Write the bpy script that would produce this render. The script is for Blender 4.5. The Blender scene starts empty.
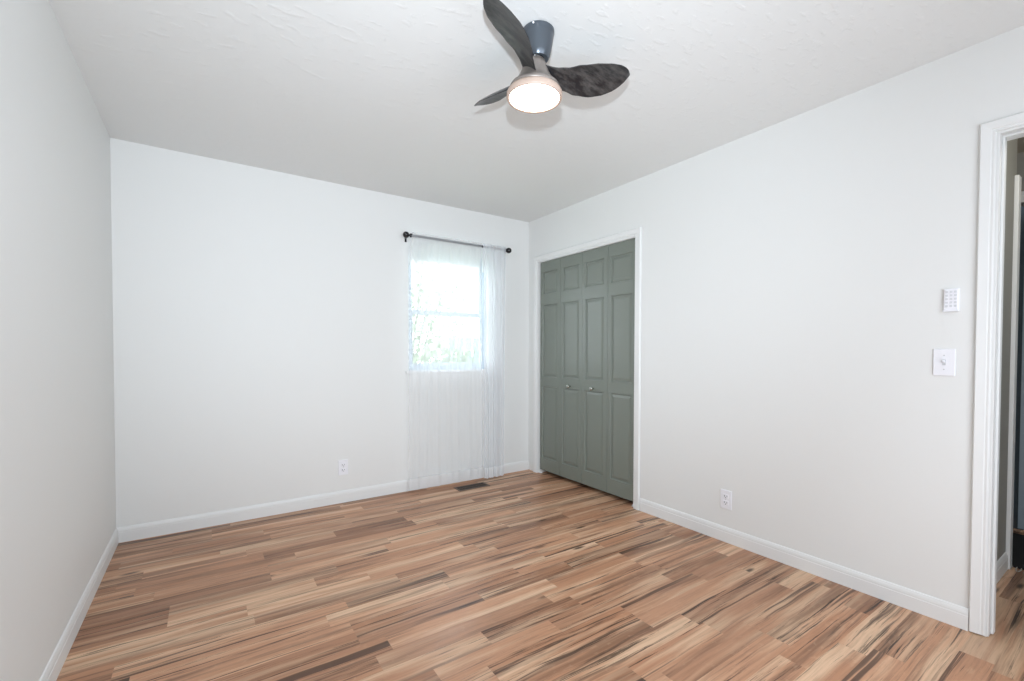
import bpy, bmesh, math, random
from mathutils import Vector, Matrix
random.seed(11)
S = bpy.context.scene
C = S.collection
PI = math.pi

# ------------------------------------------------------------------ camera
CAM = Vector((-2.6412, -3.6000, 1.1668))
YAW, PITCH, ROLL, FPX, SHY = 0.5966, -0.0201, 0.0021, 450.95, 20.35
cd = bpy.data.cameras.new('camera'); cam = bpy.data.objects.new('camera', cd); C.objects.link(cam)
fw = Vector((math.sin(YAW)*math.cos(PITCH), math.cos(YAW)*math.cos(PITCH), math.sin(PITCH)))
rt = fw.cross(Vector((0, 0, 1))).normalized(); up = rt.cross(fw)
r2 = math.cos(ROLL)*rt + math.sin(ROLL)*up
u2 = -math.sin(ROLL)*rt + math.cos(ROLL)*up
M = Matrix((r2, u2, -fw)).transposed().to_4x4(); M.translation = CAM
cam.matrix_world = M
cd.sensor_fit = 'HORIZONTAL'; cd.sensor_width = 36; cd.lens = FPX/1024*36
cd.shift_y = SHY/1024; cd.clip_start = 0.02
S.camera = cam

# ------------------------------------------------------------------ world, lights, exposure
S.view_settings.view_transform = 'Standard'; S.view_settings.look = 'None'
S.view_settings.gamma = 1; S.view_settings.use_curve_mapping = False
S.view_settings.exposure = 0.10
W = bpy.data.worlds.new('sky'); S.world = W; W.use_nodes = True
bg = W.node_tree.nodes['Background']; bg.inputs[0].default_value = (0.84, 0.93, 1.0, 1); bg.inputs[1].default_value = 4.3

def light(name, kind, loc, energy, color=(1, 1, 1), rot=(0, 0, 0), **kw):
    d = bpy.data.lights.new(name, kind); d.energy = energy; d.color = color
    for k, v in kw.items(): setattr(d, k, v)
    o = bpy.data.objects.new(name, d); C.objects.link(o); o.location = loc; o.rotation_euler = rot
    return o
# broad fill light added behind the camera, in place of ambient room light
light('rear_fill', 'AREA', (-1.55, -4.24, 1.15), 38, (0.875, 0.955, 1.06), (PI/2, 0, 0), shape='RECTANGLE', size=1.9, size_y=1.7)
# daylight entering by the window in the far wall
light('window_daylight', 'AREA', (-0.86, 0.30, 1.50), 2, (0.84, 0.93, 1.0), (-PI/2, 0, 0), shape='RECTANGLE', size=0.72, size_y=0.98)
# the photographer's small flash just above the camera
def aim(o, d): o.rotation_euler = Vector(d).to_track_quat('-Z', 'Y').to_euler()
aim(light('camera_flash', 'SPOT', (-2.64, -3.62, 1.43), 170, (0.81, 0.91, 1.0), shadow_soft_size=0.03, spot_size=math.radians(105), spot_blend=1.0), (0.50, 1.0, 0.22))
# point light added to brighten the hall, no fixture there
light('hall_fill', 'POINT', (0.35, -3.7, 2.2), 7.0, (0.98, 0.96, 0.90), shadow_soft_size=0.08)

# ------------------------------------------------------------------ helpers
def new_mat(name, col, rough=0.6, metal=0.0, spec=0.5):
    m = bpy.data.materials.new(name); m.use_nodes = True
    b = m.node_tree.nodes['Principled BSDF']
    b.inputs['Base Color'].default_value = (*col, 1); b.inputs['Roughness'].default_value = rough
    b.inputs['Metallic'].default_value = metal; b.inputs['Specular IOR Level'].default_value = spec
    return m
class NT:
    def __init__(s, m): s.t = m.node_tree; s.b = s.t.nodes['Principled BSDF']
    def n(s, typ, **kw):
        x = s.t.nodes.new(typ)
        for k, v in kw.items():
            if k.startswith('i_'): x.inputs[k[2:].replace('_', ' ')].default_value = v
            else: setattr(x, k, v)
        return x
    def l(s, a, b): s.t.links.new(a, b)
def bumpy(m, scale, strength, dist=0.002, stretch=(1, 1, 1), detail=3, thresh=None):
    t = NT(m); co = t.n('ShaderNodeNewGeometry')
    mp = t.n('ShaderNodeMapping'); mp.inputs['Scale'].default_value = stretch; t.l(co.outputs['Position'], mp.inputs['Vector'])
    nz = t.n('ShaderNodeTexNoise', i_Scale=scale, i_Detail=detail); t.l(mp.outputs[0], nz.inputs['Vector'])
    src = nz.outputs['Fac']
    if thresh:
        rp = t.n('ShaderNodeMapRange', interpolation_type='SMOOTHSTEP'); rp.inputs['From Min'].default_value = thresh[0]; rp.inputs['From Max'].default_value = thresh[1]
        t.l(src, rp.inputs['Value']); src = rp.outputs[0]
    bp = t.n('ShaderNodeBump', i_Strength=strength, i_Distance=dist); t.l(src, bp.inputs['Height'])
    t.l(bp.outputs[0], t.b.inputs['Normal']); return t

MAT = {}
MAT['wall'] = new_mat('wall_paint', (0.83, 0.835, 0.82), 0.55, spec=0.35); bumpy(MAT['wall'], 60, 0.10, 0.002)
MAT['ceiling'] = new_mat('ceiling_paint', (0.82, 0.825, 0.815), 0.6, spec=0.35); bumpy(MAT['ceiling'], 14, 0.30, 0.0028, (1.0, 2.2, 1), 5, (0.54, 0.68))
MAT['trim'] = new_mat('trim_paint', (0.835, 0.84, 0.83), 0.42)
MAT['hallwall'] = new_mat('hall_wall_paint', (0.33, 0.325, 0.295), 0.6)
MAT['recess_dark'] = new_mat('recess_shade', (0.085, 0.11, 0.135), 0.7)  # shade of the recess behind the hall door, put into the colour
MAT['doorblue'] = new_mat('blue_grey_door', (0.38, 0.46, 0.52), 0.45)
MAT['rugpile'] = new_mat('dark_rug', (0.016, 0.015, 0.016), 0.95)
MAT['fringe'] = new_mat('rug_fringe', (0.42, 0.39, 0.35), 0.9)
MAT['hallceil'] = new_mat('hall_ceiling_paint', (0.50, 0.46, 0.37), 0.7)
MAT['sage'] = new_mat('sage_green_paint', (0.205, 0.228, 0.197), 0.34); bumpy(MAT['sage'], 40, 0.05, 0.001, (1, 1, 0.1))
MAT['dark'] = new_mat('interior_shade', (0.05, 0.045, 0.04), 0.9)  # near-black colour carries the shade inside the closet and the register
MAT['plastic'] = new_mat('white_plastic', (0.90, 0.90, 0.94), 0.3)
MAT['slot'] = new_mat('outlet_slot', (0.10, 0.10, 0.12), 0.6)
MAT['greyplastic'] = new_mat('grey_plastic', (0.60, 0.61, 0.63), 0.5)
MAT['button'] = new_mat('button_plastic', (0.70, 0.71, 0.74), 0.45)
MAT['ringmetal'] = new_mat('taupe_housing', (0.23, 0.20, 0.18), 0.38, 0.3)
MAT['black'] = new_mat('black_gloss', (0.008, 0.008, 0.009), 0.18)
MAT['rod'] = new_mat('rod_metal', (0.10, 0.10, 0.12), 0.35, 0.6)
MAT['knob'] = new_mat('knob_metal', (0.42, 0.44, 0.40), 0.22, 0.8)
MAT['gunmetal'] = new_mat('gunmetal_canopy', (0.095, 0.11, 0.13), 0.28, 0.55)
MAT['bronze'] = new_mat('bronze_vent', (0.055, 0.042, 0.034), 0.45, 0.3)
MAT['ventframe'] = new_mat('vent_frame', (0.17, 0.12, 0.09), 0.45, 0.2)
MAT['vinyl'] = new_mat('window_vinyl', (0.64, 0.73, 0.80), 0.4)
MAT['steel'] = new_mat('wire_steel', (0.5, 0.5, 0.5), 0.3, 0.9)
MAT['ring'] = new_mat('light_ring_acrylic', (0.42, 0.33, 0.28), 0.4)
MAT['ring'].node_tree.nodes['Principled BSDF'].inputs['Emission Color'].default_value = (1.0, 0.62, 0.40, 1)
MAT['ring'].node_tree.nodes['Principled BSDF'].inputs['Emission Strength'].default_value = 0.10
MAT['lamp'] = new_mat('lamp_diffuser', (1, 1, 1), 0.4)
b = MAT['lamp'].node_tree.nodes['Principled BSDF']; b.inputs['Emission Color'].default_value = (1.0, 0.87, 0.70, 1); b.inputs['Emission Strength'].default_value = 9
# blade: dark stained, faintly streaked
m = MAT['blade'] = new_mat('blade_dark', (0.02, 0.02, 0.022), 0.30); t = NT(m)
tc = t.n('ShaderNodeTexCoord'); mp = t.n('ShaderNodeMapping'); mp.inputs['Scale'].default_value = (9, 30, 9); t.l(tc.outputs['Object'], mp.inputs['Vector'])
nz = t.n('ShaderNodeTexNoise', i_Scale=1.6, i_Detail=6.0, i_Roughness=0.7); t.l(mp.outputs[0], nz.inputs['Vector'])
cr = t.n('ShaderNodeValToRGB'); cr.color_ramp.elements[0].position = 0.42; cr.color_ramp.elements[0].color = (0.012, 0.012, 0.014, 1)
cr.color_ramp.elements[1].position = 0.75; cr.color_ramp.elements[1].color = (0.10, 0.095, 0.09, 1)
t.l(nz.outputs['Fac'], cr.inputs[0]); t.l(cr.outputs[0], t.b.inputs['Base Color'])
# glass
m = bpy.data.materials.new('window_glass'); m.use_nodes = True; MAT['glass'] = m; nt = m.node_tree; nt.nodes.clear()
o_ = nt.nodes.new('ShaderNodeOutputMaterial'); mx = nt.nodes.new('ShaderNodeMixShader'); tr = nt.nodes.new('ShaderNodeBsdfTransparent'); gl = nt.nodes.new('ShaderNodeBsdfGlossy')
gl.inputs['Roughness'].default_value = 0.02; mx.inputs[0].default_value = 0.06
nt.links.new(tr.outputs[0], mx.inputs[1]); nt.links.new(gl.outputs[0], mx.inputs[2]); nt.links.new(mx.outputs[0], o_.inputs[0])
# sheer fabric
def sheer(name, opacity, col):
    m = bpy.data.materials.new(name); m.use_nodes = True; nt = m.node_tree; nt.nodes.clear()
    o_ = nt.nodes.new('ShaderNodeOutputMaterial'); mx = nt.nodes.new('ShaderNodeMixShader'); tr = nt.nodes.new('ShaderNodeBsdfTransparent')
    m2 = nt.nodes.new('ShaderNodeMixShader'); df = nt.nodes.new('ShaderNodeBsdfDiffuse'); tl = nt.nodes.new('ShaderNodeBsdfTranslucent')
    df.inputs[0].default_value = (*col, 1); tl.inputs[0].default_value = (*col, 1); m2.inputs[0].default_value = 0.42
    mx.inputs[0].default_value = opacity
    nt.links.new(df.outputs[0], m2.inputs[1]); nt.links.new(tl.outputs[0], m2.inputs[2])
    nt.links.new(tr.outputs[0], mx.inputs[1]); nt.links.new(m2.outputs[0], mx.inputs[2]); nt.links.new(mx.outputs[0], o_.inputs[0])
    return m
MAT['sheer'] = sheer('sheer_voile', 0.33, (0.96, 0.97, 0.98))
MAT['sheer2'] = sheer('sheer_voile_hem', 0.80, (0.96, 0.97, 0.98)); MAT['sheer_gathered'] = sheer('sheer_voile_gathered', 0.62, (0.95, 0.97, 1.0))

def floor_material():
    m = new_mat('plank_laminate', (0.4, 0.25, 0.15), 0.34, spec=0.24); t = NT(m)
    g = t.n('ShaderNodeNewGeometry'); at = t.n('ShaderNodeAttribute', attribute_name='plank')
    off = t.n('ShaderNodeVectorMath', operation='SCALE'); off.inputs['Scale'].default_value = 37.0; t.l(at.outputs['Vector'], off.inputs[0])
    # gentle wander of the grain
    wn = t.n('ShaderNodeTexNoise', i_Scale=1.6, i_Detail=2.0); t.l(g.outputs['Position'], wn.inputs['Vector'])
    ws = t.n('ShaderNodeVectorMath', operation='SUBTRACT'); t.l(wn.outputs['Color'], ws.inputs[0]); ws.inputs[1].default_value = (.5, .5, .5)
    wm = t.n('ShaderNodeVectorMath', operation='MULTIPLY'); t.l(ws.outputs[0], wm.inputs[0]); wm.inputs[1].default_value = (0, 0.045, 0)
    wa = t.n('ShaderNodeVectorMath', operation='ADD'); t.l(g.outputs['Position'], wa.inputs[0]); t.l(wm.outputs[0], wa.inputs[1])
    def coords(sx, sy, k=1.0):
        mu = t.n('ShaderNodeVectorMath', operation='MULTIPLY'); t.l(wa.outputs[0], mu.inputs[0]); mu.inputs[1].default_value = (sx, sy, 1)
        ad = t.n('ShaderNodeVectorMath', operation='ADD'); t.l(mu.outputs[0], ad.inputs[0]); t.l(off.outputs[0], ad.inputs[1]); return ad.outputs[0]
    def noise(v, detail, rough=0.55, dist=0.0):
        n_ = t.n('ShaderNodeTexNoise', i_Scale=1.0, i_Detail=detail, i_Roughness=rough, i_Distortion=dist); t.l(v, n_.inputs['Vector']); return n_.outputs['Fac']
    def rng(v, a, b, lo=0.0, hi=1.0):
        r = t.n('ShaderNodeMapRange', interpolation_type='SMOOTHSTEP'); t.l(v, r.inputs['Value'])
        for k, x in (('From Min', a), ('From Max', b), ('To Min', lo), ('To Max', hi)): r.inputs[k].default_value = x
        return r.outputs[0]
    def mix(f, a, b, mode='MIX'):
        x = t.n('ShaderNodeMix', data_type='RGBA', blend_type=mode)
        if isinstance(f, float): x.inputs[0].default_value = f
        else: t.l(f, x.inputs[0])
        for i, v in ((6, a), (7, b)):
            if isinstance(v, tuple): x.inputs[i].default_value = (*v, 1)
            else: t.l(v, x.inputs[i])
        return x.outputs[2]
    def mul(a, b):
        x = t.n('ShaderNodeMath', operation='MULTIPLY'); t.l(a, x.inputs[0])
        if isinstance(b, float): x.inputs[1].default_value = b
        else: t.l(b, x.inputs[1])
        return x.outputs[0]
    sep = t.n('ShaderNodeSeparateColor'); t.l(at.outputs['Color'], sep.inputs[0])
    base = mix(sep.outputs[0], FLOOR[0], FLOOR[1])
    base = mix(rng(noise(coords(0.8, 11), 3, 0.6), 0.44, 0.66), base, FLOOR[2])       # broad pale bands
    base = mix(mul(rng(noise(coords(0.6, 14), 4, 0.65), 0.50, 0.66), 0.72), base, FLOOR[3])  # broad brown bands
    base = mix(mul(rng(noise(coords(4, 120), 4, 0.75), 0.42, 0.75), 0.38), base, FLOOR[3])   # fine grain
    base = mix(mul(rng(noise(coords(20, 40), 3, 0.6, 1.0), 0.55, 0.75), 0.20), base, FLOOR[2])   # flecks
    gate = rng(noise(coords(0.6, 6), 1), 0.40, 0.55)
    streak = mul(rng(noise(coords(0.7, 26), 5, 0.70, 0.35), 0.555, 0.63), gate)
    base = mix(mul(streak, 0.80), base, FLOOR[5])
    crack = mul(rng(noise(coords(1.2, 60), 5, 0.72, 0.5), 0.575, 0.63), gate)
    base = mix(mul(crack, 0.9), base, FLOOR[4])
    bold = mul(rng(noise(coords(0.45, 21), 5, 0.6, 0.2), 0.58, 0.655), rng(noise(coords(1.1, 3), 1), 0.40, 0.50))
    base = mix(mul(bold, 0.8), base, FLOOR[5])
    # knots
    vo = t.n('ShaderNodeTexVoronoi', i_Scale=1.0); t.l(coords(2.6, 9.5), vo.inputs['Vector'])
    sv = t.n('ShaderNodeSeparateColor'); t.l(vo.outputs['Color'], sv.inputs[0])
    kn = mul(rng(vo.outputs['Distance'], 0.17, 0.05), rng(sv.outputs[0], 0.62, 0.66))
    base = mix(mul(kn, 0.85), base, FLOOR[4])
    base = mix(sep.outputs[1], base, mix(1.0, base, (0.66, 0.63, 0.62), 'MULTIPLY'))
    # joints between the boards
    uv = t.n('ShaderNodeUVMap'); su = t.n('ShaderNodeSeparateXYZ'); t.l(uv.outputs[0], su.inputs[0])
    def edge(o, w):
        mn = t.n('ShaderNodeMath', operation='MINIMUM'); iv = t.n('ShaderNodeMath', operation='SUBTRACT')
        return o
    t.l(base, t.b.inputs['Base Color'])
    bp = t.n('ShaderNodeBump', i_Strength=0.15, i_Distance=0.001); t.l(noise(coords(8, 120), 3), bp.inputs['Height']); t.l(bp.outputs[0], t.b.inputs['Normal'])
    rr = rng(noise(coords(3, 30), 3), 0.3, 0.7, 0.28, 0.42); t.l(rr, t.b.inputs['Roughness'])
    return m
FLOOR = [(0.66, 0.360, 0.215), (0.52, 0.262, 0.148), (0.82, 0.555, 0.365), (0.215, 0.113, 0.068), (0.010, 0.006, 0.005), (0.058, 0.033, 0.024)]
MAT['floor'] = floor_material()

def obj(name, bm, mat, parent=None, bevel=0.0, smooth=False, seg=2, loc=None):
    me = bpy.data.meshes.new(name); bm.normal_update(); bm.to_mesh(me); bm.free()
    if isinstance(mat, str): mat = MAT[mat]
    me.materials.append(mat)
    if smooth:
        for p in me.polygons: p.use_smooth = True
    o = bpy.data.objects.new(name, me); C.objects.link(o)
    if parent is not None: o.parent = parent
    if loc is not None: o.location = loc
    if bevel:
        md = o.modifiers.new('bevel', 'BEVEL'); md.width = bevel; md.segments = seg; md.limit_method = 'ANGLE'; md.angle_limit = math.radians(40)
    return o
def thing(name, label, cat, loc=(0, 0, 0), group=None):
    o = bpy.data.objects.new(name, None); C.objects.link(o); o.location = loc; o.empty_display_size = 0.05
    o['label'] = label; o['category'] = cat
    if group: o['group'] = group
    return o
def tag(o, label, cat, group=None):
    o['label'] = label; o['category'] = cat
    if group: o['group'] = group
    return o
def struct(o, label=None):
    o['kind'] = 'structure'
    if label: o['label'] = label
    return o
def sgroup(name, label=None, loc=(0, 0, 0)):
    o = bpy.data.objects.new(name, None); C.objects.link(o); o.location = loc; return struct(o, label)

def box(bm, x0, x1, y0, y1, z0, z1):
    v = [bm.verts.new(p) for p in ((x0, y0, z0), (x1, y0, z0), (x1, y1, z0), (x0, y1, z0), (x0, y0, z1), (x1, y0, z1), (x1, y1, z1), (x0, y1, z1))]
    for f in ((3, 2, 1, 0), (4, 5, 6, 7), (0, 1, 5, 4), (1, 2, 6, 5), (2, 3, 7, 6), (3, 0, 4, 7)): bm.faces.new([v[i] for i in f])
    return v
def boxes(*bs):
    bm = bmesh.new()
    for b_ in bs: box(bm, *b_)
    return bm
def loft(bm, rings, cap=True, closed=True):
    R = [[bm.verts.new(p) for p in r] for r in rings]
    n = len(R[0])
    for a, b_ in zip(R, R[1:]):
        for i in range(n if closed else n-1):
            j = (i+1) % n; bm.faces.new((a[i], a[j], b_[j], b_[i]))
    if cap and closed:
        bm.faces.new(list(reversed(R[0]))); bm.faces.new(R[-1])
    return R
def lathe(bm, prof, n=32, axis='Z', c=(0, 0, 0), capped=True):
    rings = []
    for r, h in prof:
        r = max(r, 1e-5); ring = []
        for i in range(n):
            a = 2*PI*i/n; x, y = r*math.cos(a), r*math.sin(a)
            p = {'Z': (x, y, h), 'X': (h, x, y), 'Y': (y, h, x)}[axis]
            ring.append((p[0]+c[0], p[1]+c[1], p[2]+c[2]))
        rings.append(ring)
    loft(bm, rings, capped); bmesh.ops.recalc_face_normals(bm, faces=bm.faces); return bm
def tube(bm, pts, r, n=10):
    pts = [Vector(p) for p in pts]; rings = []
    for i, p in enumerate(pts):
        d = (pts[min(i+1, len(pts)-1)]-pts[max(i-1, 0)]).normalized()
        a = d.cross(Vector((0, 0, 1))); a = a.normalized() if a.length > 1e-3 else Vector((1, 0, 0)); b_ = d.cross(a)
        rings.append([tuple(p+r*(math.cos(2*PI*k/n)*a+math.sin(2*PI*k/n)*b_)) for k in range(n)])
    loft(bm, rings); bmesh.ops.recalc_face_normals(bm, faces=bm.faces); return bm

# ------------------------------------------------------------------ room shell
XL, H, YF, T = -3.1014, 2.44, -4.30, 0.115     # left wall, ceiling height, rear wall, wall thickness
WX0, WX1, WZ0, WZ1 = -1.238, -0.462, 1.005, 2.030   # far window opening
CY0, CY1, CZ = -0.156, -1.337, 2.022            # closet opening in right wall
DY0, DY1, DZ = -3.183, -3.985, 2.050            # entry opening in right wall

def planks():
    bm = bmesh.new(); col = bm.loops.layers.float_color.new('plank'); uvl = bm.loops.layers.uv.new('UVMap')
    known = {0: [-2.62], 1: [-2.62], 3: [-3.038], 4: [-2.583], 5: [-1.97], 7: [-2.228], 8: [-2.373], 9: [-2.373, -1.764], 10: [-2.788, -1.485],
             11: [-2.788, -2.194], 12: [-2.498], 13: [-1.225, -1.832], 14: [-2.114], 15: [-1.055, -1.658], 16: [-1.282, -2.141], 17: [-2.141],
             19: [-1.312, -2.115], 20: [-0.611], 21: [-1.421], 22: [-1.08], 23: [-1.084], 24: [-0.903], 25: [-0.265], 26: [-0.732], 27: [-0.73], 28: [-0.82], 30: [-0.476]}
    y_top, y_bot = 0.02, -4.5; e0, w = -0.072, 0.096
    m = -1
    while True:
        ya = e0 - w*m; yb = ya - w
        if ya < y_bot: break
        ks = sorted(known.get(m, [random.uniform(-2.6, -0.8)]))
        xs = list(ks); x = ks[0]
        while x > -3.2: x -= random.uniform(0.45, 0.95); xs.append(x)
        x = ks[-1]
        while x < 3.0: x += random.uniform(0.45, 0.95); xs.append(x)
        for a, b_ in zip(ks, ks[1:]):
            if b_-a > 0.95: xs.append((a+b_)/2+random.uniform(-.1, .1))
        xs = sorted(set(xs))
        a = -3.3
        for b_ in [x for x in xs if -3.25 < x < 3.0]+[3.0]:
            xa, xb = a, b_; a = b_
            y1, y0 = min(ya, y_top if m < 0 else ya), yb
            f = bm.faces.new([bm.verts.new(p) for p in ((xa, y0, 0), (xb, y0, 0), (xb, y1, 0), (xa, y1, 0))])
            c = (random.random(), random.random()**2, random.random(), 1)
            for l, uv in zip(f.loops, ((0, 0), (1, 0), (1, 1), (0, 1))): l[col] = c; l[uvl].uv = uv
        m += 1
    return bm
fl = struct(obj('floor', planks(), 'floor'), 'wood-look plank floor in warm tan and brown with dark streaks')
struct(obj('ceiling', boxes((XL-T, T, YF-T, T, H, H+0.05)), 'ceiling'), 'white hand-textured ceiling')
struct(obj('wall_left', boxes((XL-T, XL, YF-T, T, 0, H)), 'wall'))
struct(obj('wall_back', boxes((XL, WX0, 0, T, 0, H), (WX1, T, 0, T, 0, H), (WX0, WX1, 0, T, 0, WZ0), (WX0, WX1, 0, T, WZ1, H)), 'wall'), 'white far wall with the window')
struct(obj('wall_right', boxes((0, T, CY0, 0, 0, H), (0, T, CY1, CY0, CZ, H), (0, T, DY0, CY1, 0, H), (0, T, DY1, DY0, DZ, H), (0, T, YF-T, DY1, 0, H)), 'wall'), 'white right wall with the closet and the doorway')
struct(obj('wall_front', boxes((XL, 0, YF-T, YF, 0, H)), 'wall'))

# closet interior
struct(obj('wall_closet', boxes((0.72, 0.76, -1.5, 0, 0, H), (T, 0.72, -0.04, 0, 0, H), (T, 0.72, -1.5, -1.46, 0, H), (T, 0.76, -1.5, 0, 2.40, H)), 'dark'))

# baseboards with a stepped and beaded profile
def base_prof(h=0.092, t=0.011):
    return [(0, 0), (t, 0), (t, h*0.66), (t*0.86, h*0.68), (t*0.86, h*0.73), (t*0.9, h*0.76), (t*0.75, h*0.86), (t*0.4, h*0.97), (0, h)]
def baseboard(name, p0, p1, normal, mat='trim'):
    n = Vector(normal); bm = bmesh.new()
    rings = [[tuple(Vector((p[0], p[1], z))+n*(d+0.0003)) for d, z in base_prof()] for p in (p0, p1)]
    loft(bm, rings); bmesh.ops.recalc_face_normals(bm, faces=bm.faces)
    return struct(obj(name, bm, mat))
baseboard('baseboard_back', (XL+0.001, 0), (-0.001, 0), (0, -1, 0))
baseboard('baseboard_left', (XL, -0.001), (XL, YF+0.001), (1, 0, 0))
baseboard('baseboard_right', (0, CY1-0.062), (0, DY0+0.052), (-1, 0, 0))
baseboard('baseboard_front', (XL+0.001, YF), (-0.001, YF), (0, 1, 0))

# ------------------------------------------------------------------ casings
def casing_prof(w):     # (across from the opening outwards, projection)
    return [(0.004, 0), (0.004, 0.009), (w*0.16, 0.011), (w*0.30, 0.0095), (w*0.36, 0.013), (w*0.82, 0.016), (w*0.93, 0.0165), (w, 0.012), (w, 0)]
def casing(bm, path, outs, w, nrm):
    """sweep the casing profile along path; outs = outward (mitred) direction at each point"""
    rings = []
    for p, o_ in zip(path, outs):
        rings.append([tuple(Vector(p)+Vector(o_)*a+Vector(nrm)*(d+0.0003)) for a, d in casing_prof(w)])
    loft(bm, rings); bmesh.ops.recalc_face_normals(bm, faces=bm.faces)
# closet casing (trim_1): jamb lining + casing
g = sgroup('trim_1', 'white casing round the closet opening')
bm = bmesh.new()
casing(bm, [(0, CY0, 0), (0, CY0, CZ), (0, CY1, CZ), (0, CY1, 0)], [(0, 1, 0), (0, 1, 1), (0, -1, 1), (0, -1, 0)], 0.057, (-1, 0, 0))
obj('casing', bm, 'trim', g)
obj('jamb', boxes((-0.002, T, CY0-0.003, CY0+0.001, 0, CZ+0.001), (-0.002, T, CY1-0.001, CY1+0.003, 0, CZ+0.001), (-0.002, T, CY1+0.003, CY0-0.003, CZ-0.004, CZ+0.006)), 'trim', g)
# entry casing and jamb (trim_2)
g = sgroup('trim_2', 'white casing round the entry doorway')
bm = bmesh.new()
casing(bm, [(0, DY0, 0.006), (0, DY0, DZ), (0, DY1, DZ), (0, DY1, 0.006)], [(0, 1, 0), (0, 1, 1), (0, -1, 1), (0, -1, 0)], 0.050, (-1, 0, 0))
obj('casing', bm, 'trim', g)
obj('jamb', boxes((-0.001, T+0.001, DY0-0.006, DY0, 0.004, DZ), (-0.001, T+0.001, DY1, DY1+0.006, 0.004, DZ), (-0.001, T+0.001, DY1+0.006, DY0-0.006, DZ-0.006, DZ)), 'trim', g)
obj('door_stop', boxes((0.035, 0.072, DY0-0.014, DY0-0.006, 0.004, DZ-0.006), (0.035, 0.072, DY1+0.006, DY1+0.014, 0.004, DZ-0.006), (0.035, 0.072, DY1+0.014, DY0-0.014, DZ-0.014, DZ-0.006)), 'trim', g, 0.002)

# ------------------------------------------------------------------ closet bifold doors (door_1)
def leaf_mesh(w, h, d=0.032):
    """three sunk panels with raised fields, front face at x=0 looking to -x; y from 0 to -w"""
    bm = bmesh.new(); st_a, st_b = 0.031, 0.043
    rows = [(0.118, 0.803), (0.893, 1.573), (1.673, 1.883)]
    ys = [0, -st_a, -(w-st_b), -w]; zs = [0]+[z for r in rows for z in r]+[h]
    def q(*p): bm.faces.new([bm.verts.new(v) for v in p])
    for i in range(3):
        for j in range(len(zs)-1):
            if i == 1 and j % 2 == 1:
                y0, y1, z0, z1 = ys[1], ys[2], zs[j], zs[j+1]
                def rect(ins, x): return [(x, y0-ins, z0+ins), (x, y1+ins, z0+ins), (x, y1+ins, z1-ins), (x, y0-ins, z1-ins)]
                lay = [rect(0, 0), rect(0.004, 0.009), rect(0.012, 0.010), rect(0.030, 0.004)]
                for a, b_ in zip(lay, lay[1:]):
                    for k in range(4): q(a[k], a[(k+1) % 4], b_[(k+1) % 4], b_[k])
                q(*lay[-1])
            else: q((0, ys[i], zs[j]), (0, ys[i+1], zs[j]), (0, ys[i+1], zs[j+1]), (0, ys[i], zs[j+1]))
    q((d, 0, 0), (d, -w, 0), (d, -w, h), (d, 0, h)); q((0, 0, 0), (d, 0, 0), (d, 0, h), (0, 0, h)); q((0, -w, 0), (d, -w, 0), (d, -w, h), (0, -w, h))
    q((0, 0, 0), (d, 0, 0), (d, -w, 0), (0, -w, 0)); q((0, 0, h), (d, 0, h), (d, -w, h), (0, -w, h))
    bmesh.ops.remove_doubles(bm, verts=bm.verts, dist=1e-5); bmesh.ops.recalc_face_normals(bm, faces=bm.faces)
    return bm
door = sgroup('door_1', 'sage green bifold closet doors with four panelled leaves', (0.018, CY0-0.013, 0.038))
LW = (CY0-CY1-0.013)/4; LH = CZ-0.038-0.006
me_leaf = None
for i in range(4):
    if me_leaf is None: lf = obj('door_leaf', leaf_mesh(LW-0.003, LH), 'sage', door); me_leaf = lf.data
    else: lf = bpy.data.objects.new('door_leaf', me_leaf); C.objects.link(lf); lf.parent = door
    lf.location = (0, -i*LW-0.0015, 0)
    if i in (1, 2):
        bm = bmesh.new(); lathe(bm, [(0.0055, 0.0), (0.0045, -0.008), (0.006, -0.013), (0.0135, -0.019), (0.0155, -0.026), (0.012, -0.032), (0.004, -0.034)], 20, 'X')
        k = obj('knob', bm, 'knob', lf, smooth=True); k.location = (0, -(0.140 if i == 1 else 0.135), 0.826); k.scale = (1.2, 1.2, 1.2)
        k['label'] = 'small round nickel-like knob'
for y in (CY0-0.02, CY1+0.02):
    obj('floor_bracket', boxes((0.012, 0.034, y-0.014, y+0.014, 0.0, 0.004), (0.014, 0.030, y-0.006, y+0.006, 0.003, 0.016)), 'trim', door, 0.001).location = (-0.018, -(CY0-0.013), -0.038)

# ------------------------------------------------------------------ far window (window_1)
win = sgroup('window_1', 'single-hung white window behind the sheer curtain')
wy0, wy1 = 0.060, 0.105
obj('window_frame', boxes((WX0, WX0+0.03, wy0, wy1, WZ0, WZ1), (WX1-0.026, WX1, wy0, wy1, WZ0, WZ1), (WX0+0.03, WX1-0.026, wy0, wy1, WZ1-0.055, WZ1), (WX0+0.03, WX1-0.026, wy0, wy1, WZ0, WZ0+0.03)), 'vinyl', win, 0.002)
def sash(x0, x1, z0, z1, y0, y1, bot, top):
    return boxes((x0, x0+0.028, y0, y1, z0, z1), (x1-0.028, x1, y0, y1, z0, z1), (x0+0.028, x1-0.028, y0, y1, z0, z0+bot), (x0+0.028, x1-0.028, y0, y1, z1-top, z1))
s1 = obj('upper_sash', sash(WX0+0.03, WX1-0.026, 1.485, WZ1-0.055, 0.084, 0.102, 0.035, 0.02), 'vinyl', win, 0.0015)
obj('pane', boxes((WX0+0.055, WX1-0.055, 0.092, 0.095, 1.515, WZ1-0.07)), 'glass', s1)
s2 = obj('lower_sash', sash(WX0+0.03, WX1-0.026, WZ0+0.03, 1.525, 0.062, 0.081, 0.03, 0.042), 'vinyl', win, 0.0015)
obj('pane', boxes((WX0+0.055, WX1-0.055, 0.070, 0.073, WZ0+0.055, 1.49)), 'glass', s2)
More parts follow.
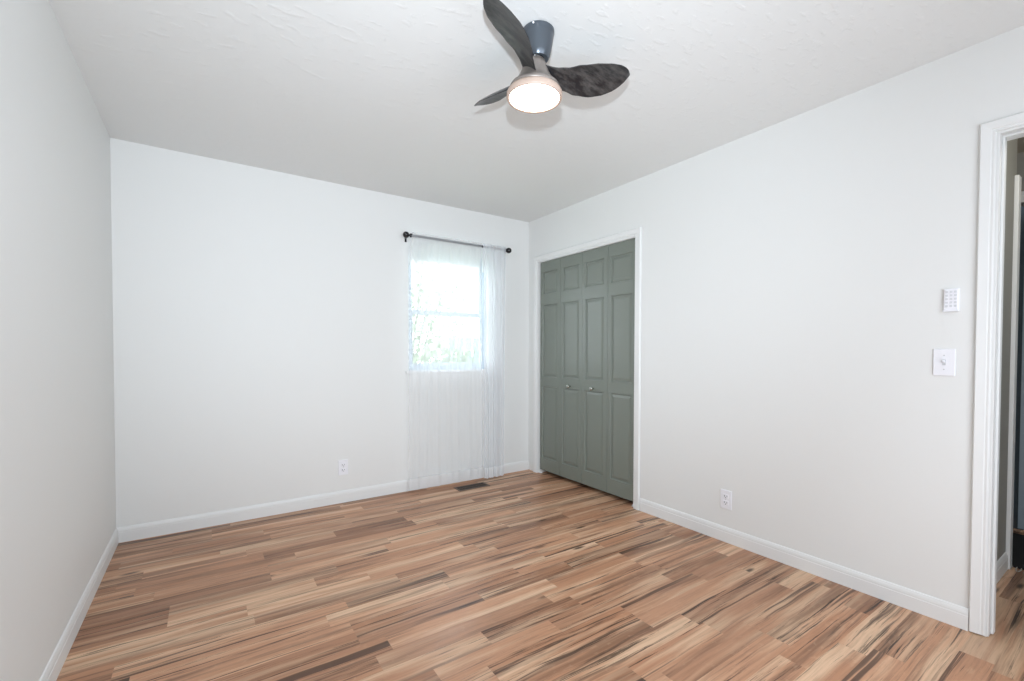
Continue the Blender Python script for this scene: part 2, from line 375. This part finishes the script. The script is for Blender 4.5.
obj('sill', boxes((WX0-0.03, WX1+0.03, -0.022, 0, WZ0-0.022, WZ0), (WX0, WX1, -0.001, wy0, WZ0-0.004, WZ0+0.001)), 'trim', win, 0.002)
# ------------------------------------------------------------------ curtain rod and sheer curtains
RZ, RY = 2.118, -0.062
rod = thing('curtain_rod', 'thin black curtain rod with round ball finials above the window', 'curtain rod', (-0.79, RY, RZ))
bm = bmesh.new(); lathe(bm, [(0.0100, -0.462), (0.0100, 0.475)], 14, 'X'); obj('rod', bm, 'rod', rod, smooth=False)
for s, x in ((-1, -0.450), (1, 0.470)):
    bm = bmesh.new()
    pr = [(0.010, -0.004*s), (0.016, -0.003*s), (0.016, 0.008*s), (0.008, 0.012*s)] + [(0.026*math.sin(a), (0.043-0.026*math.cos(a))*s) for a in [0.28+i*(PI-0.28)/12 for i in range(13)]]
    lathe(bm, pr, 22, 'X'); obj('finial', bm, 'black', rod, smooth=True).location = (x-(-0.0)*s, 0, 0)
for x in (-0.474, 0.486):
    bm = bmesh.new(); box(bm, x-0.008, x+0.008, 0.0585, 0.0615, -0.045, 0.02)     # wall plate
    tube(bm, [(x, 0.0595, -0.012), (x, 0.02, -0.012), (x, 0.0, -0.012)], 0.006, 8)
    lathe(bm, [(0.006, x-0.004), (0.010, x-0.004), (0.010, x+0.004), (0.006, x+0.004)], 18, 'X')
    obj('bracket', bm, 'black', rod)

def curtain_mesh(x0, x1, z0, z1, waves, amp, rnd, y, xt0=None, xt1=None, nx=150, flare=0.0):
    rg = random.Random(rnd); ph = [rg.uniform(0, 6.28) for _ in range(4)]; fr = [waves, waves*1.63, waves*0.57, waves*2.7]
    bm = bmesh.new(); zs = [z0, z0+0.02, z0+0.05, z0+0.095] + [z0+0.095+(z1-0.095-z0)*i/16 for i in range(1, 17)]
    grid = []
    for z in zs:
        k = (z-z0)/(z1-z0); row = []
        a0 = x0+((xt0 if xt0 is not None else x0)-x0)*k**14; a1 = x1+((xt1 if xt1 is not None else x1)-x1)*k
        am = amp*(1.0-0.65*max(0, (k-0.85)/0.15))
        for i in range(nx+1):
            u = i/nx
            w_ = (0.5*math.sin(fr[0]*u*2*PI+ph[0])+0.28*math.sin(fr[1]*u*2*PI+ph[1]+0.5*k)+0.25*math.sin(fr[2]*u*2*PI+ph[2])+0.12*math.sin(fr[3]*u*2*PI+ph[3]))
            row.append(bm.verts.new((a0+(a1-a0)*u, y+am*w_, z)))
        grid.append(row)
    for a, b_ in zip(grid, grid[1:]):
        for i in range(nx): bm.faces.new((a[i], a[i+1], b_[i+1], b_[i]))
    return bm
def make_curtain(name, label, args, kw, mat):
    cu = obj(name, curtain_mesh(*args, **kw), mat, smooth=True); tag(cu, label, 'curtain', 'sheer curtains at the window')
    # folded bottom hem and the rod pocket: second layers of the same cloth
    for nm, (lo, hi) in (('hem', (0, 4)), ('rod_pocket', (17, 20))):
        bm = curtain_mesh(*args, **kw); bm.verts.ensure_lookup_table(); nx = kw.get('nx', 150)+1
        kill = [v for i, v in enumerate(bm.verts) if not (lo <= i//nx < hi)]
        bmesh.ops.delete(bm, geom=kill, context='VERTS')
        for v in bm.verts: v.co.y += (-0.0035 if nm == 'hem' else 0.0)
        if nm == 'rod_pocket':
            for v in bm.verts: v.co.y += 0.033
        obj(nm, bm, 'sheer2', cu, smooth=True)
    return cu
make_curtain('sheer_curtain', 'wide flat sheer white curtain hanging over the window and wall below', (-1.270, -0.565, 0.022, 2.142, 7, 0.005, 3, RY-0.018), dict(xt0=-1.236, xt1=-0.580), 'sheer')
make_curtain('sheer_curtain', 'narrow gathered sheer white curtain bunched at the right end of the rod', (-0.553, -0.338, 0.012, 2.142, 4, 0.015, 8, RY-0.022), dict(xt0=-0.570, xt1=-0.322), 'sheer_gathered')

# ------------------------------------------------------------------ ceiling fan
FX, FY = -1.537, -2.155
fan = thing('ceiling_fan', 'black three-blade ceiling fan with a lit round lamp, on the white ceiling', 'ceiling fan', (FX, FY, H))
bm = bmesh.new(); lathe(bm, [(0.060, -0.0005), (0.0635, -0.004), (0.0635, -0.016), (0.0615, -0.019), (0.0605, -0.030), (0.052, -0.080), (0.045, -0.105), (0.040, -0.112)], 48)
can = obj('canopy', bm, 'gunmetal', fan, smooth=True)
md = can.modifiers.new('e', 'EDGE_SPLIT'); md.split_angle = math.radians(35)
bm = bmesh.new(); lathe(bm, [(0.0015, 0), (0.004, 0.0006), (0.0035, 0.003), (0.001, 0.0035)], 12, 'Y')
sc = obj('screw', bm, 'plastic', fan); sc.location = (-0.052, -0.037, -0.010); sc.rotation_euler = (0, 0, math.radians(125))
# the tilted body below the canopy
tilt = Matrix.Rotation(math.radians(0.8), 4, Vector((fw.x, fw.y, 0)).normalized())
pivot = Matrix.Translation((0, 0, -0.09))
TM = Matrix.Translation((-0.010, 0.007, 0)) @ pivot @ tilt @ pivot.inverted()
def fpart(name, bm, mat, smooth=True):
    bm.transform(TM); return obj(name, bm, mat, fan, smooth=smooth)
bm = bmesh.new(); lathe(bm, [(0.036, -0.105), (0.036, -0.120)], 32); fpart('neck', bm, 'black')
bm = bmesh.new(); lathe(bm, [(0.030, -0.118), (0.040, -0.121), (0.047, -0.140), (0.056, -0.165), (0.068, -0.190), (0.086, -0.212), (0.098, -0.222), (0.104, -0.236), (0.090, -0.241)], 48); fpart('motor_housing', bm, 'ringmetal' if 'ringmetal' in MAT else 'gunmetal')
bm = bmesh.new(); lathe(bm, [(0.090, -0.236), (0.104, -0.239), (0.110, -0.248), (0.111, -0.262), (0.109, -0.267), (0.106, -0.269), (0.1000, -0.266)], 64, capped=False); fpart('light_ring', bm, 'ring')
bm = bmesh.new(); lathe(bm, [(0.0995, -0.245), (0.0995, -0.265), (0.088, -0.267), (0.06, -0.269), (0.03, -0.270), (0.001, -0.2705)], 64); fpart('lamp_diffuser', bm, 'lamp')

def blade_mesh(ang, L=0.395, root_z=-0.172, rise=0.04, pitch0=38, pitch1=24, wmax=0.142, sweep=0.03):
    """propeller-like blade: broad leaf outline, twisted, with real thickness"""
    bm = bmesh.new(); rings = []; n = 26
    er = Vector((math.cos(ang), math.sin(ang), 0)); et = Vector((-math.sin(ang), math.cos(ang), 0)); ez = Vector((0, 0, 1))
    for i in range(n+1):
        s = i/n; r = 0.035+(L-0.035)*s
        key = [(0, 0.085), (0.12, 0.080), (0.25, 0.090), (0.42, 0.124), (0.60, wmax), (0.74, wmax*0.97), (0.86, wmax*0.78), (0.94, wmax*0.50), (0.985, wmax*0.22), (1, 0.008)]
        for (a, wa), (b_, wb) in zip(key, key[1:]):
            if a <= s <= b_+1e-9:
                q = (s-a)/(b_-a); q = q*q*(3-2*q) if s < 0.6 else q; w = wa+(wb-wa)*q; break
        ph = math.radians(pitch0+(pitch1-pitch0)*min(1, s*1.4)); off = sweep*math.sin(PI*s)*0.6
        c = er*r + et*off + ez*(root_z+rise*s**1.3)
        wd = et*math.cos(ph) - ez*math.sin(ph); nn = er.cross(wd).normalized()
        th = 0.011*(1-0.55*s)*(1 if s < 0.97 else 0.5); ring = []; K = 16
        for k in range(K):
            a = 2*PI*k/K; cx = math.cos(a)*w/2; cz = math.sin(a)*th/2
            camber = -0.10*w*((cx/(w/2))**2)      # hollow underside
            ring.append(tuple(c+wd*cx+nn*(cz+camber)))
        rings.append(ring)
    loft(bm, rings); bmesh.ops.recalc_face_normals(bm, faces=bm.faces); return bm
for a in (-149, -26, 95.5):
    fpart('blade', blade_mesh(math.radians(a)), 'blade')

# ------------------------------------------------------------------ outlets, switch, remote
def outlet(label, loc, rotz):
    """plate faces -y in its own frame"""
    o = thing('wall_outlet', label, 'outlet', loc, 'white wall outlets'); o.rotation_euler = (0, 0, rotz)
    obj('cover_plate', boxes((-0.0365, 0.0365, -0.0065, -0.0008, -0.0585, 0.0585)), 'plastic', o, 0.003)
    for z in (0.0195, -0.0195):
        s = obj('socket', boxes((-0.0165, 0.0165, -0.0088, -0.006, z-0.0135, z+0.0135)), 'plastic', o, 0.0012)
        obj('slots', boxes((-0.0095, -0.0065, -0.0093, -0.0086, z-0.003, z+0.008), (0.0065, 0.0095, -0.0093, -0.0086, z-0.002, z+0.007), (-0.003, 0.003, -0.0093, -0.0086, z-0.0105, z-0.0055)), 'slot', s)
    bm = bmesh.new(); lathe(bm, [(0.003, -0.0064), (0.003, -0.0074), (0.0005, -0.0078)], 12, 'Y'); obj('screw', bm, 'greyplastic', o)
    return o
outlet('white duplex outlet low on the far wall left of the curtain', (-1.771, 0, 0.272), 0)
outlet('white duplex outlet low on the right wall between closet and doorway', (0, -2.062, 0.262), -PI/2)
sw = thing('light_switch', 'white toggle light switch on the right wall beside the doorway', 'light switch', (0, -3.038, 1.125)); sw.rotation_euler = (0, 0, -PI/2)
obj('cover_plate', boxes((-0.036, 0.036, -0.0065, -0.0008, -0.0585, 0.0585)), 'plastic', sw, 0.003)
obj('toggle_slot', boxes((-0.0055, 0.0055, -0.0070, -0.006, -0.0125, 0.0125)), 'greyplastic', sw)
bm = boxes((-0.004, 0.004, -0.018, -0.006, -0.004, 0.005)); bm.transform(Matrix.Rotation(math.radians(-18), 4, 'X')); obj('toggle', bm, 'plastic', sw, 0.0012)
for z in (0.030, -0.030):
    bm = bmesh.new(); lathe(bm, [(0.0028, -0.0064), (0.0028, -0.0074), (0.0005, -0.0078)], 12, 'Y', (0, 0, z)); obj('screw', bm, 'greyplastic', sw)
rc = thing('fan_remote', 'small white push-button fan remote in a wall cradle above the switch', 'remote control', (0, -3.057, 1.394)); rc.rotation_euler = (0, 0, -PI/2)
obj('body', boxes((-0.0235, 0.0235, -0.013, -0.004, -0.046, 0.046)), 'plastic', rc, 0.004)
obj('cradle', boxes((-0.0255, 0.0255, -0.0045, -0.0008, -0.048, 0.046), (-0.0255, 0.0255, -0.016, -0.004, -0.052, -0.044)), 'plastic', rc, 0.002)
for z in (0.032, 0.017, 0.002, -0.013, -0.028):
    for x in (-0.0135, 0, 0.0135):
        bm = boxes((x-0.0045, x+0.0045, -0.0145, -0.0125, z-0.0045, z+0.0045)); obj('button', bm, 'button', rc, 0.001)

# ------------------------------------------------------------------ floor register
vent = thing('floor_register', 'dark bronze slotted floor register in the floor below the curtain', 'floor vent', (-0.750, -0.205, 0.0)); vent.scale = (0.84, 0.82, 1)
obj('frame', boxes((-0.178, 0.178, -0.073, -0.056, 0.0005, 0.005), (-0.178, 0.178, 0.056, 0.073, 0.0005, 0.005), (-0.178, -0.158, -0.056, 0.056, 0.0005, 0.005), (0.158, 0.178, -0.056, 0.056, 0.0005, 0.005), (-0.158, 0.158, -0.003, 0.003, 0.0005, 0.0046)), 'ventframe', vent, 0.0015)
obj('duct', boxes((-0.158, 0.158, -0.056, 0.056, 0.0002, 0.0012)), 'dark', vent)  # flat dark sheet in place of the shaded hollow
bm = bmesh.new()
for i in range(26):
    x = -0.150+i*0.012
    box(bm, x-0.0022, x+0.0022, -0.056, -0.003, 0.001, 0.0042); box(bm, x-0.0022, x+0.0022, 0.003, 0.056, 0.001, 0.0042)
obj('louvres', bm, 'bronze', vent)

# ------------------------------------------------------------------ hall beyond the doorway
HX = 0.985
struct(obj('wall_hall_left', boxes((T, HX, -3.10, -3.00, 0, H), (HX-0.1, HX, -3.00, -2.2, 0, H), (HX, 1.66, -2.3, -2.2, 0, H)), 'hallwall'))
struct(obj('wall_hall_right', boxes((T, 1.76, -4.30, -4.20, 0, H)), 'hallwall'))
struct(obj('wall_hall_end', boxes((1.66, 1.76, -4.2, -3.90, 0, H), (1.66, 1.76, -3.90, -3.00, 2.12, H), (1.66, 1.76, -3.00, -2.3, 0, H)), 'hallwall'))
struct(obj('wall_hall_recess', boxes((1.80, 1.84, -3.95, -2.95, 0, 2.2)), 'recess_dark'))  # dark backing sheet that paints the shade around the hall door
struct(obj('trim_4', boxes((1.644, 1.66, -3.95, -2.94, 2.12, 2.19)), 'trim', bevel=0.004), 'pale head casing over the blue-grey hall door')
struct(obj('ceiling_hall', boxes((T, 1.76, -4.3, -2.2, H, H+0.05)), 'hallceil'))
baseboard('baseboard_hall', (T+0.001, -3.10), (HX-0.061, -3.10), (0, -1, 0))
struct(obj('trim_3', boxes((HX-0.060, HX+0.004, -3.118, -3.1003, 0.0, 2.11)), 'trim', bevel=0.003), 'white casing board at the corner of the hall wall')
d2 = sgroup('door_2', 'blue-grey boarded door at the end of the hall', (1.645, -3.05, 0.045))
bm = bmesh.new()
for k in range(8): box(bm, 0.0, 0.03, -0.106*(k+1)+0.003, -0.106*k, 0, 1.99)
box(bm, 0.004, 0.028, -0.848, 0, 0.001, 1.989)
obj('door_leaf', bm, 'doorblue', d2, 0.0012)
bm = bmesh.new(); lathe(bm, [(0.012, 0), (0.010, -0.02), (0.026, -0.035), (0.024, -0.055), (0.006, -0.062)], 20, 'X', (0, -0.79, 0.93)); obj('knob', bm, 'knob', d2, smooth=True)
rug = thing('hall_rug', 'dark rug with a pale fringe on the hall floor past the doorway', 'rug', (1.28, -3.30, 0.0))
bm = boxes((-0.30, 0.365, -0.45, 0.55, 0.0006, 0.011)); obj('pile', bm, 'rugpile', rug, 0.004)
bm = bmesh.new()
for k in range(62):
    y = -0.445+k*0.016; tube(bm, [(-0.298, y, 0.007), (-0.325, y+0.003*math.sin(k), 0.004), (-0.355, y+0.006*math.sin(k*2.1), 0.003)], 0.0026, 5)
fr_ = obj('fringe', bm, 'fringe', rug); fr_['kind'] = 'stuff'

# ------------------------------------------------------------------ garden outside the window
MAT['lawn'] = new_mat('lawn', (0.16, 0.24, 0.09), 0.9)
MAT['bark'] = new_mat('bark', (0.45, 0.43, 0.40), 0.9)
MAT['leaf'] = new_mat('foliage', (0.26, 0.32, 0.20), 0.7)
MAT['siding'] = new_mat('siding', (0.62, 0.66, 0.70), 0.7)
MAT['fence'] = new_mat('fence_paint', (0.26, 0.33, 0.40), 0.7)
struct(obj('ground', boxes((-6, 14, 0.12, 22, -0.45, -0.40)), 'lawn'))
def shrub(label, x, y, h, w, n, seed):
    rg = random.Random(seed); o = thing('garden_shrub', label, 'shrub', (x, y, -0.40), 'shrubs outside the window')
    bm = bmesh.new()
    for k in range(5):
        a = rg.uniform(0, 6.28); tube(bm, [(0, 0, -0.02), (0.12*w*math.cos(a), 0.12*w*math.sin(a), h*0.4), (0.3*w*math.cos(a), 0.3*w*math.sin(a), h*0.75)], 0.02, 6)
    obj('stem', bm, 'bark', o)
    bm = bmesh.new()
    for k in range(n):
        u, v, r = rg.uniform(0, 2*PI), rg.uniform(-1, 1), rg.random()**0.4
        c = Vector((0.5*w*r*math.cos(u)*math.sqrt(1-v*v), 0.5*w*r*math.sin(u)*math.sqrt(1-v*v), h*(0.58+0.42*r*v)))
        e = Vector((rg.gauss(0, 1), rg.gauss(0, 1), rg.gauss(0, 1))).normalized(); f_ = e.orthogonal().normalized(); s = rg.uniform(0.04, 0.08)
        bm.faces.new([bm.verts.new(c+p) for p in (-e*s, f_*s*0.45, e*s, -f_*s*0.45)])
    obj('foliage', bm, 'leaf', o)
shrub('leafy green shrub outside at the lower left of the window', 0.25, 2.2, 1.75, 1.5, 2600, 4)
shrub('tall loose green tree-like shrub farther out behind the window', 1.1, 6.0, 4.2, 2.8, 3200, 5)
fn = thing('picket_fence', 'white board fence outside seen through the lower window pane', 'fence', (3.5, 4.4, -0.40))
for k in range(24):
    x = -2.2+k*0.18; obj('board', boxes((x, x+0.14, -0.01, 0.01, 0.0, 1.85)), 'fence', fn)
obj('rail', boxes((-2.25, 2.2, 0.01, 0.05, 0.3, 0.38), (-2.25, 2.2, 0.01, 0.05, 1.4, 1.48)), 'fence', fn)
